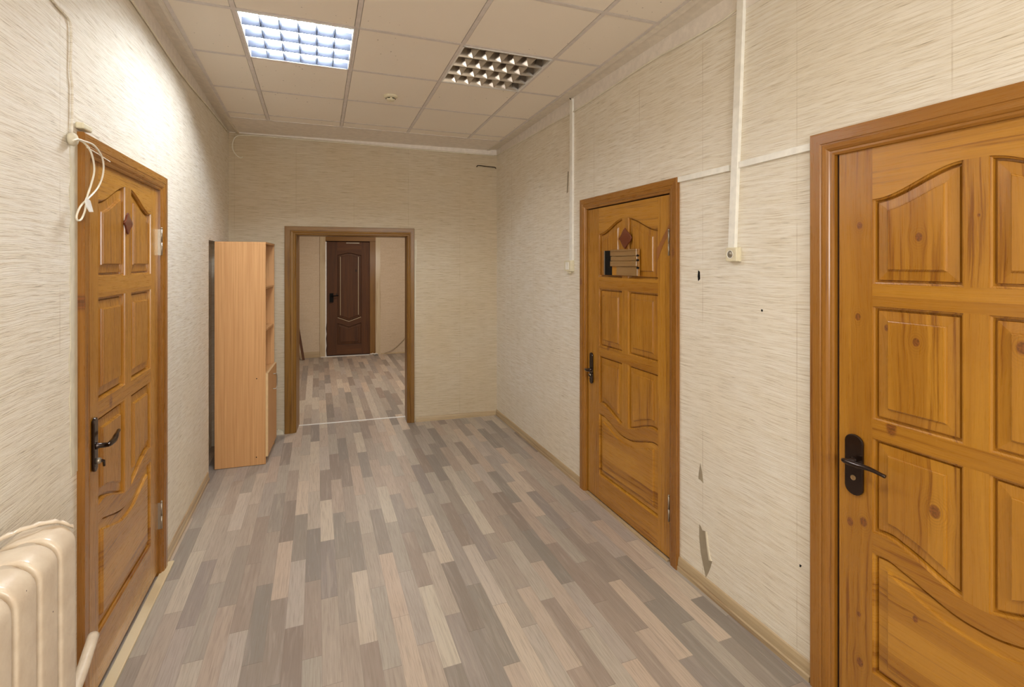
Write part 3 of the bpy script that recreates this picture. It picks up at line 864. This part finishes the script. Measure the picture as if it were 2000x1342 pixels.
# ------------------------------------------------------------------ radiator
RX = XL + .035                                # back of the radiator
RAD = empty('radiator', (RX, 0, 0)); tag(RAD, 'old cast iron radiator thick with cream paint, low on the left wall', 'radiator')
def section(yc):
    """one column section: pillow of rounded outlines in the x-z plane, stacked along y"""
    def outline(inset, n=9):
        d0, d1, z0, z1 = inset, .142 - inset, .385 + inset, .978 - inset
        pts = []
        for cx, cz, a0, r in ((d1, z1, 0, .058), (d0, z1 - .004, PI / 2, .040), (d0, z0, PI, .04), (d1, z0, 1.5 * PI, .04)):
            r = max(.012, r - inset)
            ox = cx - r if cx == d1 else cx + r; oz = cz - r if cz > .6 else cz + r
            for i in range(n): a = a0 + PI / 2 * i / (n - 1); pts.append((ox + r * math.cos(a), oz + r * math.sin(a)))
        return pts
    rings = [(-.043, .016), (-.043, .008), (-.0415, .003), (-.038, .0008), (-.032, 0), (.032, 0), (.038, .0008), (.0415, .003), (.043, .008), (.043, .016)]
    mb = MB(); vs = []; m = 36
    for dy, ins in rings: vs += [(a, yc + dy, b) for a, b in outline(ins)]
    fs = [(r * m + i, r * m + (i + 1) % m, (r + 1) * m + (i + 1) % m, (r + 1) * m + i) for r in range(len(rings) - 1) for i in range(m)]
    fs += [list(range(m)), list(range((len(rings) - 1) * m, len(rings) * m))]
    mb.add(vs, fs, True)
    return mb
PITCH = .104; YL = 1.689
for k in range(8):
    section(YL - k * PITCH).build('section', M['radiator'], RAD)
MB().tube([(.07, YL - 7 * PITCH, .928), (.07, YL + .02, .928)], .046, 20).build('top_hub', M['radiator'], RAD)
MB().tube([(.07, YL - 7 * PITCH, .43), (.07, YL + .02, .43)], .034, 20).build('bottom_hub', M['radiator'], RAD)
MB().tube([(.07, YL + .03, .43), (.07, YL + .06, .43)], .026, 6).build('end_nut', M['radiator'], RAD)
MB().tube(smooth_path([(.07, YL + .04, .34), (.065, YL + .15, .345), (.055, YL + .30, .365), (.045, YL + .40, .385), (.035, YL + .47, .392)], 5), .017, 16).build('pipe', M['radiator'], RAD)
# crust of old paper and paint along the top
mb = MB(); pts = [(.0, YL - .34, .972), (.004, YL - .16, .985), (.012, YL - .05, .995), (.05, YL + .0, .998), (.10, YL + .030, .992), (.132, YL + .046, .965)]
sp_ = smooth_path(pts, 5); vs = []
for i, p in enumerate(sp_):
    w = .007 + .004 * math.sin(i * 1.7)
    vs += [p + Vector((w, -w * .4, -.006)), p + Vector((0, 0, .002 + .002 * math.sin(i * 2.3))), p + Vector((-w, w * .4, -.004)), p + Vector((0, 0, -.010))]
mb.add(vs, [(i * 4 + k, i * 4 + (k + 1) % 4, i * 4 + 4 + (k + 1) % 4, i * 4 + 4 + k) for i in range(len(sp_) - 1) for k in range(4)], True)
mb.build('paint_crust', M['radiator'], RAD)

# ------------------------------------------------------------------ ceiling lights
def ceiling_light(name, cx, cy, lit, label):
    root = empty(name, (cx, cy, zc(cx, cy) - .001))
    root.rotation_euler = (math.atan(-.027), 0, 0)
    tag(root, label, 'ceiling light', 'recessed louvre lights')
    h = .293
    pan = M['white'] if lit else M['pan']
    mb = MB()
    mb.box(-h, h, -h, h, .086, .09).box(-h, -h + .003, -h, h, .0, .09).box(h - .003, h, -h, h, 0, .09).box(-h, h, -h, -h + .003, 0, .09).box(-h, h, h - .003, h, 0, .09)
    mb.build('housing', pan, root)
    mb = MB()
    for a in (-1, 1):
        mb.box(a * h - (.010 if a > 0 else 0), a * h + (0 if a > 0 else .010), -h, h, -.002, .012); mb.box(-h, h, a * h - (.010 if a > 0 else 0), a * h + (0 if a > 0 else .010), -.002, .012)
    mb.build('frame', M['white'], root)
    lm = M['louvre_darkened'] if lit else M['alu']
    n = 4; pitch = (2 * h - .02) / n
    for i in range(n + 1):                     # long V-section reflectors between the tubes
        y = -h + .01 + i * pitch
        k_ = .66 if lit else 1
        mb = MB().prism([(y - .003, 0), (y + .003, 0), (y + .011, .030 * k_), (y + .017, .052 * k_), (y - .017, .052 * k_), (y - .011, .030 * k_)], -h + .01, h - .01, 'x')
        mb.build('reflector', lm, root)
    nb = 6; px = (2 * h - .02) / nb
    for i in range(n):
        y0 = -h + .01 + i * pitch + .006; y1 = y0 + pitch - .012
        for k in range(1, nb):
            x = -h + .01 + k * px
            mb = MB().prism([(x - .0015, .001), (x + .0015, .001), (x + .008 + .010 * (not lit), .022 if lit else .046), (x - .008 - .010 * (not lit), .022 if lit else .046)], y0, y1, 'y')
            mb.build('louvre_blade', lm, root)
    for i in range(n):
        y = -h + .01 + (i + .5) * pitch
        tb = MB().lathe([(.0095, -h + .03), (.0095, h - .03)], (0, y, .032 if lit else .062), 'x', 16).build('tube', M['tube'] if lit else M['tube_off'], root)
    return root
ceiling_light('ceiling_light', gx[0] + .3, 2.8902 + .3, True, 'switched on white louvre light, the left one in the ceiling')
ceiling_light('ceiling_light', gx[2] + .3, 2.8902 + .3, False, 'switched off metal louvre light, the right one in the ceiling')

SD = empty('smoke_detector', (.517, 3.893, zc(.517, 3.893) + .004)); tag(SD, 'small round white smoke detector on the ceiling behind the two lights', 'smoke detector')
MB().lathe([(.052, 0), (.052, -.008), (.046, -.016), (.030, -.018)], (0, 0, 0), 'z', 32).build('base', M['cream'], SD)
MB().lathe([(.030, -.016), (.034, -.030), (.026, -.040), (.010, -.043)], (0, 0, 0), 'z', 32).build('sensor_cap', M['cream'], SD)
mb = MB()
for k in range(6):
    a = k * PI / 3; c_, s_ = math.cos(a), math.sin(a)
    mb.tube([(.034 * c_ - .010 * s_, .034 * s_ + .010 * c_, -.025), (.034 * c_ + .010 * s_, .034 * s_ - .010 * c_, -.025)], .003, 6)
mb.build('vent_slots', M['dark'], SD)

# ------------------------------------------------------------------ cable ducts, switches, cables on the right wall
def duct(name, p0, p1, w, d, label, lid=True):
    """rectangular duct on the right wall from (y,z) p0 to p1"""
    a, b = Vector(p0), Vector(p1); t = (b - a).normalized(); n = Vector((-t.y, t.x)) * w / 2
    root = empty(name, (XR, a.x, a.y)); tag(root, label, 'cable duct', 'white cable ducts on the right wall')
    def q(s_, dd, par, mat, nm):
        P = [(p - a) for p in (a + n * s_, b + n * s_, b - n * s_, a - n * s_)]
        mb = MB(); mb.add([(-x, p.x, p.y) for x in dd for p in P], [(0, 1, 2, 3), (7, 6, 5, 4), (0, 4, 5, 1), (1, 5, 6, 2), (2, 6, 7, 3), (3, 7, 4, 0)])
        return mb.build(nm, mat, par, bevel=.0012)
    q(1, (0, d * .8), root, M['duct'], 'channel'); q(1.04, (d * .8, d), root, M['duct'], 'cover')
    return root
duct('cable_duct', (3.505, 1.705), (3.500, 2.965), .042, .018, 'upright white cable duct left of the middle door')
duct('cable_duct', (1.868, 1.760), (1.808, 3.02), .038, .020, 'upright white cable duct between the two right doors')
duct('cable_duct', (2.262, 2.146), (1.888, 2.146), .028, .014, 'short level white cable duct from middle door to upright duct')
duct('cable_duct', (1.835, 2.150), (1.456, 2.156), .028, .014, 'short level white cable duct from upright duct to nearest door')

def wall_switch(yc, zc_, w, h, d, label, kind):
    root = empty('light_switch', (XR, yc, zc_)); tag(root, label, 'switch', 'switches on the right wall')
    MB().box(-d * .55, 0, -w / 2, w / 2, -h / 2, h / 2).build('back_box', M['cream'], root, bevel=.003)
    fc = MB().box(-d, -d * .5, -w / 2 + .001, w / 2 - .001, -h / 2 + .001, h / 2 - .001).build('cover', M['cream'], root, bevel=.004)
    if kind == 'socket':
        MB().lathe([(.020, -d - .0005), (.020, -d - .002), (.0175, -d - .002), (.0175, -d + .003)], (0, .004, 0), 'x', 24).build('socket_ring', M['duct'], fc)
        MB().lathe([(.0170, -d + .0028), (.0165, -d - .0008)], (0, .004, 0), 'x', 20).build('rim', M['steel'], fc)
    else:
        MB().box(-d - .003, -d + .001, -w / 4, w / 4, -h / 3, h / 3).build('rocker', M['duct'], fc, bevel=.002)
        MB().box(-d * .8, 0, -.016, .016, -h / 2 - .016, -h / 2).build('cable_gland', M['cream'], root, bevel=.003)
wall_switch(3.532, 1.665, .110, .088, .034, 'cream surface switch on the wall left of the middle door', 'rocker')
wall_switch(1.858, 1.729, .070, .068, .032, 'cream surface socket at the foot of the duct between the right doors', 'socket')

def cable(name, pts, r, label, mat='cable', n=6, cat='cable', group=None):
    o = MB().tube(smooth_path(pts, n), r, 8).build(name, M[mat]); tag(o, label, cat, group); return o
cable('cable', [(XR - .008, a, z - .004) for a, z in [(YB - .03, 2.884), (4.6, 2.876), (3.9, 2.870), (3.48, 2.866), (3.0, 2.878), (2.5, 2.895), (2.2, 2.885), (1.95, 2.882), (1.80, 2.90)]], .005,
      'thin white cable running along the top of the right wall paper', group='cables under the ceiling')
cable('cable', [(XL + .008, a, z - .004) for a, z in [(YBL - .06, 2.936), (4.5, 2.903), (3.65, 2.866), (2.78, 2.887), (1.6, 2.885)]], .005,
      'thin white cable running along the top of the left wall paper', group='cables under the ceiling')
def wb_pt(u, z, n=.009): x, y = bp(u, n); return (x, y, z)
cable('cable', [wb_pt(u, z) for u, z in [(BW - .03, 2.880), (1.9, 2.892), (1.3, 2.908), (.8, 2.916), (.35, 2.925), (.14, 2.925), (.065, 2.905), (.038, 2.85), (.036, 2.79), (.062, 2.735), (.10, 2.705), (.125, 2.712)]], .0045,
      'thin cable on top of the back wall paper, its free end curling down', group='cables under the ceiling')
cable('ceiling_hook', [(XR - .012, 3.50, 2.955), (XR - .03, 3.51, 2.985), (XR - .04, 3.49, 3.0), (XR - .035, 3.45, 2.985)], .0035, 'small bent wire hook above the duct left of the middle door', 'bronze', cat='hook')
cable('metal_rod', [wb_pt(BW - .23, 2.742, .01), wb_pt(BW - .215, 2.757, .02), wb_pt(BW - .12, 2.752, .02), wb_pt(BW - .03, 2.747, .02), wb_pt(BW - .012, 2.737, .004)], .005,
      'short dark metal rod on the back wall near the right corner', 'bronze', cat='rod')

# left wall: cable loop at the door corner, painted-over cable above it
def pixL(u, v, dx):
    xc = (u - 1000) / FPX; yc = -(v - HORIZON) / FPX; c, s = math.cos(THETA), math.sin(THETA)
    X, Y, Z = xc * c + s, -xc * s + c, yc; t = (XL + dx) / X
    return Vector((XL + dx, Y * t, EYE + Z * t))
CL = empty('cable_loop', pixL(146, 273, .03)); tag(CL, 'loop of thin white cable tied up and hanging from the corner of the left door', 'cable')
def rel(pts): return [p - CL.location for p in pts]
lp = [(143, 274, .03), (152, 272, .035), (165, 276, .045), (182, 283, .05), (196, 300, .05), (202, 320, .048), (200, 345, .045), (190, 368, .042), (172, 388, .040), (158, 402, .040), (150, 420, .04), (151, 430, .04), (158, 429, .04), (165, 415, .04), (168, 400, .042), (170, 385, .042), (178, 360, .042), (184, 335, .042), (182, 312, .045), (175, 292, .045), (163, 278, .04), (150, 272, .032)]
MB().tube(smooth_path(rel([pixL(*p) for p in lp]), 5), .0032, 8).build('cable', M['cable'], CL)
a = rel([pixL(*p) for p in [(167, 386, .045), (174, 392, .047), (180, 414, .05), (174, 414, .05), (168, 404, .047), (165, 392, .045)]])
mb = MB(); mb.add([v for v in a] + [v + Vector((.004, 0, 0)) for v in a], [list(range(6)), list(range(6, 12))] + [(i, (i + 1) % 6, 6 + (i + 1) % 6, 6 + i) for i in range(6)])
mb.build('tape_tag', M['white'], CL)['label'] = 'white tape tag'
MB().tube(rel([pixL(170, 288, .042), pixL(190, 300, .028), pixL(215, 316, .026)]), .002, 6).build('thin_wire', M['cable'], CL)
jb = pixL(141, 272, .012)
o = MB().lathe([(.006, -.010), (.020, -.008), (.024, .002), (.018, .012), (.008, .016)], (0, 0, 0), 'x', 14).build('plaster_lump', M['plaster']); o.location = jb
tag(o, 'small lump of plaster where the cable leaves the wall by the left door', 'plaster')
cl = pixL(157, 250, .0)
o = MB().box(0, .026, -.045, .03, -.010, .012).build('cable_clip', M['cream'], None, bevel=.005); o.location = cl; tag(o, 'small cream clip on top of the left door casing corner', 'cable clip')
cable('wall_cable', [pixL(96, -8, .004), pixL(112, 12, .006), pixL(132, 34, .006), pixL(138, 50, .006), pixL(139, 90, .006), pixL(138, 140, .006), pixL(141, 165, .006), pixL(141, 210, .006), pixL(140, 262, .006)], .0042,
      'cable papered over, running down the left wall to the door corner', 'wall_l')
# ragged plaster edge left of the left door casing
ed = [(DL['y0'] + DL['w'] - .994, z) for z in (2.10, .95)]
mb = MB(); pts = []; zz = 2.12; k = 0
yE = DL['y0'] + DL['w'] - .992
left = []; right = []
while zz > .95:
    left.append((yE - .050 - .006 * math.sin(k * 1.9) - .010 * random.random(), zz)); right.append((yE + .002, zz)); zz -= .045; k += 1
pts = left + right[::-1]
mb.prism(pts, XL, XL + .002, 'x').build('bare_plaster', M['plaster'], wl)

# ------------------------------------------------------------------ worn spots in the right wall's paper
def patch(name, px, mat, d=.0015, label=None):
    pts = [pixR(*p) for p in px]
    o = MB().prism(pts, XR - d, XR, 'x').build(name, M[mat], wr)
    if label: o['label'] = label
M['under'] = plain('bare_wall_under_paper', (.34, .285, .20), .85)
M['flap'] = plain('torn_paper_flap', (.70, .64, .50), .8)
patch('paper_tear', [(1368, 905), (1365, 925), (1364.5, 935), (1369, 938), (1374, 944), (1371, 920)], 'under', label='small tear showing the bare wall')
patch('paper_tear', [(1366, 1024), (1366, 1050), (1369, 1080), (1373, 1100), (1379, 1128), (1384, 1118), (1388, 1108), (1391, 1096), (1386, 1090), (1383, 1070), (1382, 1048), (1380, 1038), (1372, 1036), (1369, 1028)], 'under', label='long tear showing the bare wall')
patch('paper_flap', [(1379, 1038), (1381, 1039), (1384, 1066), (1388, 1090), (1391, 1096), (1386, 1094), (1382, 1068)], 'flap', .006)
patch('wall_hole', [(1364, 528), (1367, 531), (1367.5, 545), (1364, 549), (1363, 540)], 'dark')
patch('wall_hole', [(1487, 604), (1490, 605), (1489.5, 609), (1487, 608)], 'dark')
patch('wall_hole', [(1562, 1102), (1566, 1105), (1564, 1108), (1562, 1107)], 'dark')
patch('paper_tear', [(1109, 335), (1111, 335), (1109.5, 375), (1107, 378), (1108, 360)], 'under')

# ------------------------------------------------------------------ things in the hall
for k, (x, tz, lean, r, lab) in enumerate([(-.225, 1.25, -.20, .020, 'dark wooden post leaning by the hall wall, the longer of two'), (-.30, .80, -.12, .022, 'short dark wooden post leaning beside the longer one in the hall')]):
    b0 = Vector((x, 9.46 + .03 * k, 0)); b1 = Vector((x + lean, 9.64, tz))
    t = (b1 - b0).normalized(); s_ = Vector((1, 0, 0)); s_ = (s_ - t * s_.dot(t)).normalized() * r; f_ = t.cross(s_).normalized() * r * .6
    vs = [p + a_ * s_ + c_ * f_ for p in (b0, b1) for a_, c_ in ((-1, -1), (1, -1), (1, 1), (-1, 1))]
    zmin = min(v.z for v in vs); vs = [v - Vector((0, 0, zmin)) for v in vs]
    o = MB().add(vs, [(0, 1, 2, 3), (7, 6, 5, 4), (0, 4, 5, 1), (1, 5, 6, 2), (2, 6, 7, 3), (3, 7, 4, 0)]).build('wooden_post', M['dark_v'], None, bevel=.002)
    tag(o, lab, 'post', 'dark posts leaning in the hall')
def hq(u, n, z): x, y = hp(u, n); return (x, y, z)
mb = MB()
for k in range(5):
    mb.tube(smooth_path([hq(1.24 + .03 * k, .06, .014), hq(1.26 + .028 * k, .10, .03 + .008 * (k % 2)), hq(1.30 + .02 * k, .07, .012), hq(1.33 + .01 * k, .05, .02)], 4), .010, 6)
o = mb.build('crumpled_paper', M['rag']); tag(o, 'crumpled scrap of white paper at the foot of the far dark door', 'paper scrap')
o = MB().box(FX0 - .1, FX1 + .12, -.03, .03, 0, .008).build('threshold_strip', M['white']); o.location = OF; o.rotation_euler = (0, 0, PHI); tag(o, 'thin white strip on the floor under the far dark door', 'threshold strip')
cable('cable', [hq(1.50, .022, .022), hq(1.60, .02, .05), hq(1.70, .014, .11), hq(1.80, .012, .20), hq(1.95, .012, .36)], .004,
      'thin brown cable drooping along the far hall wall', 'under')
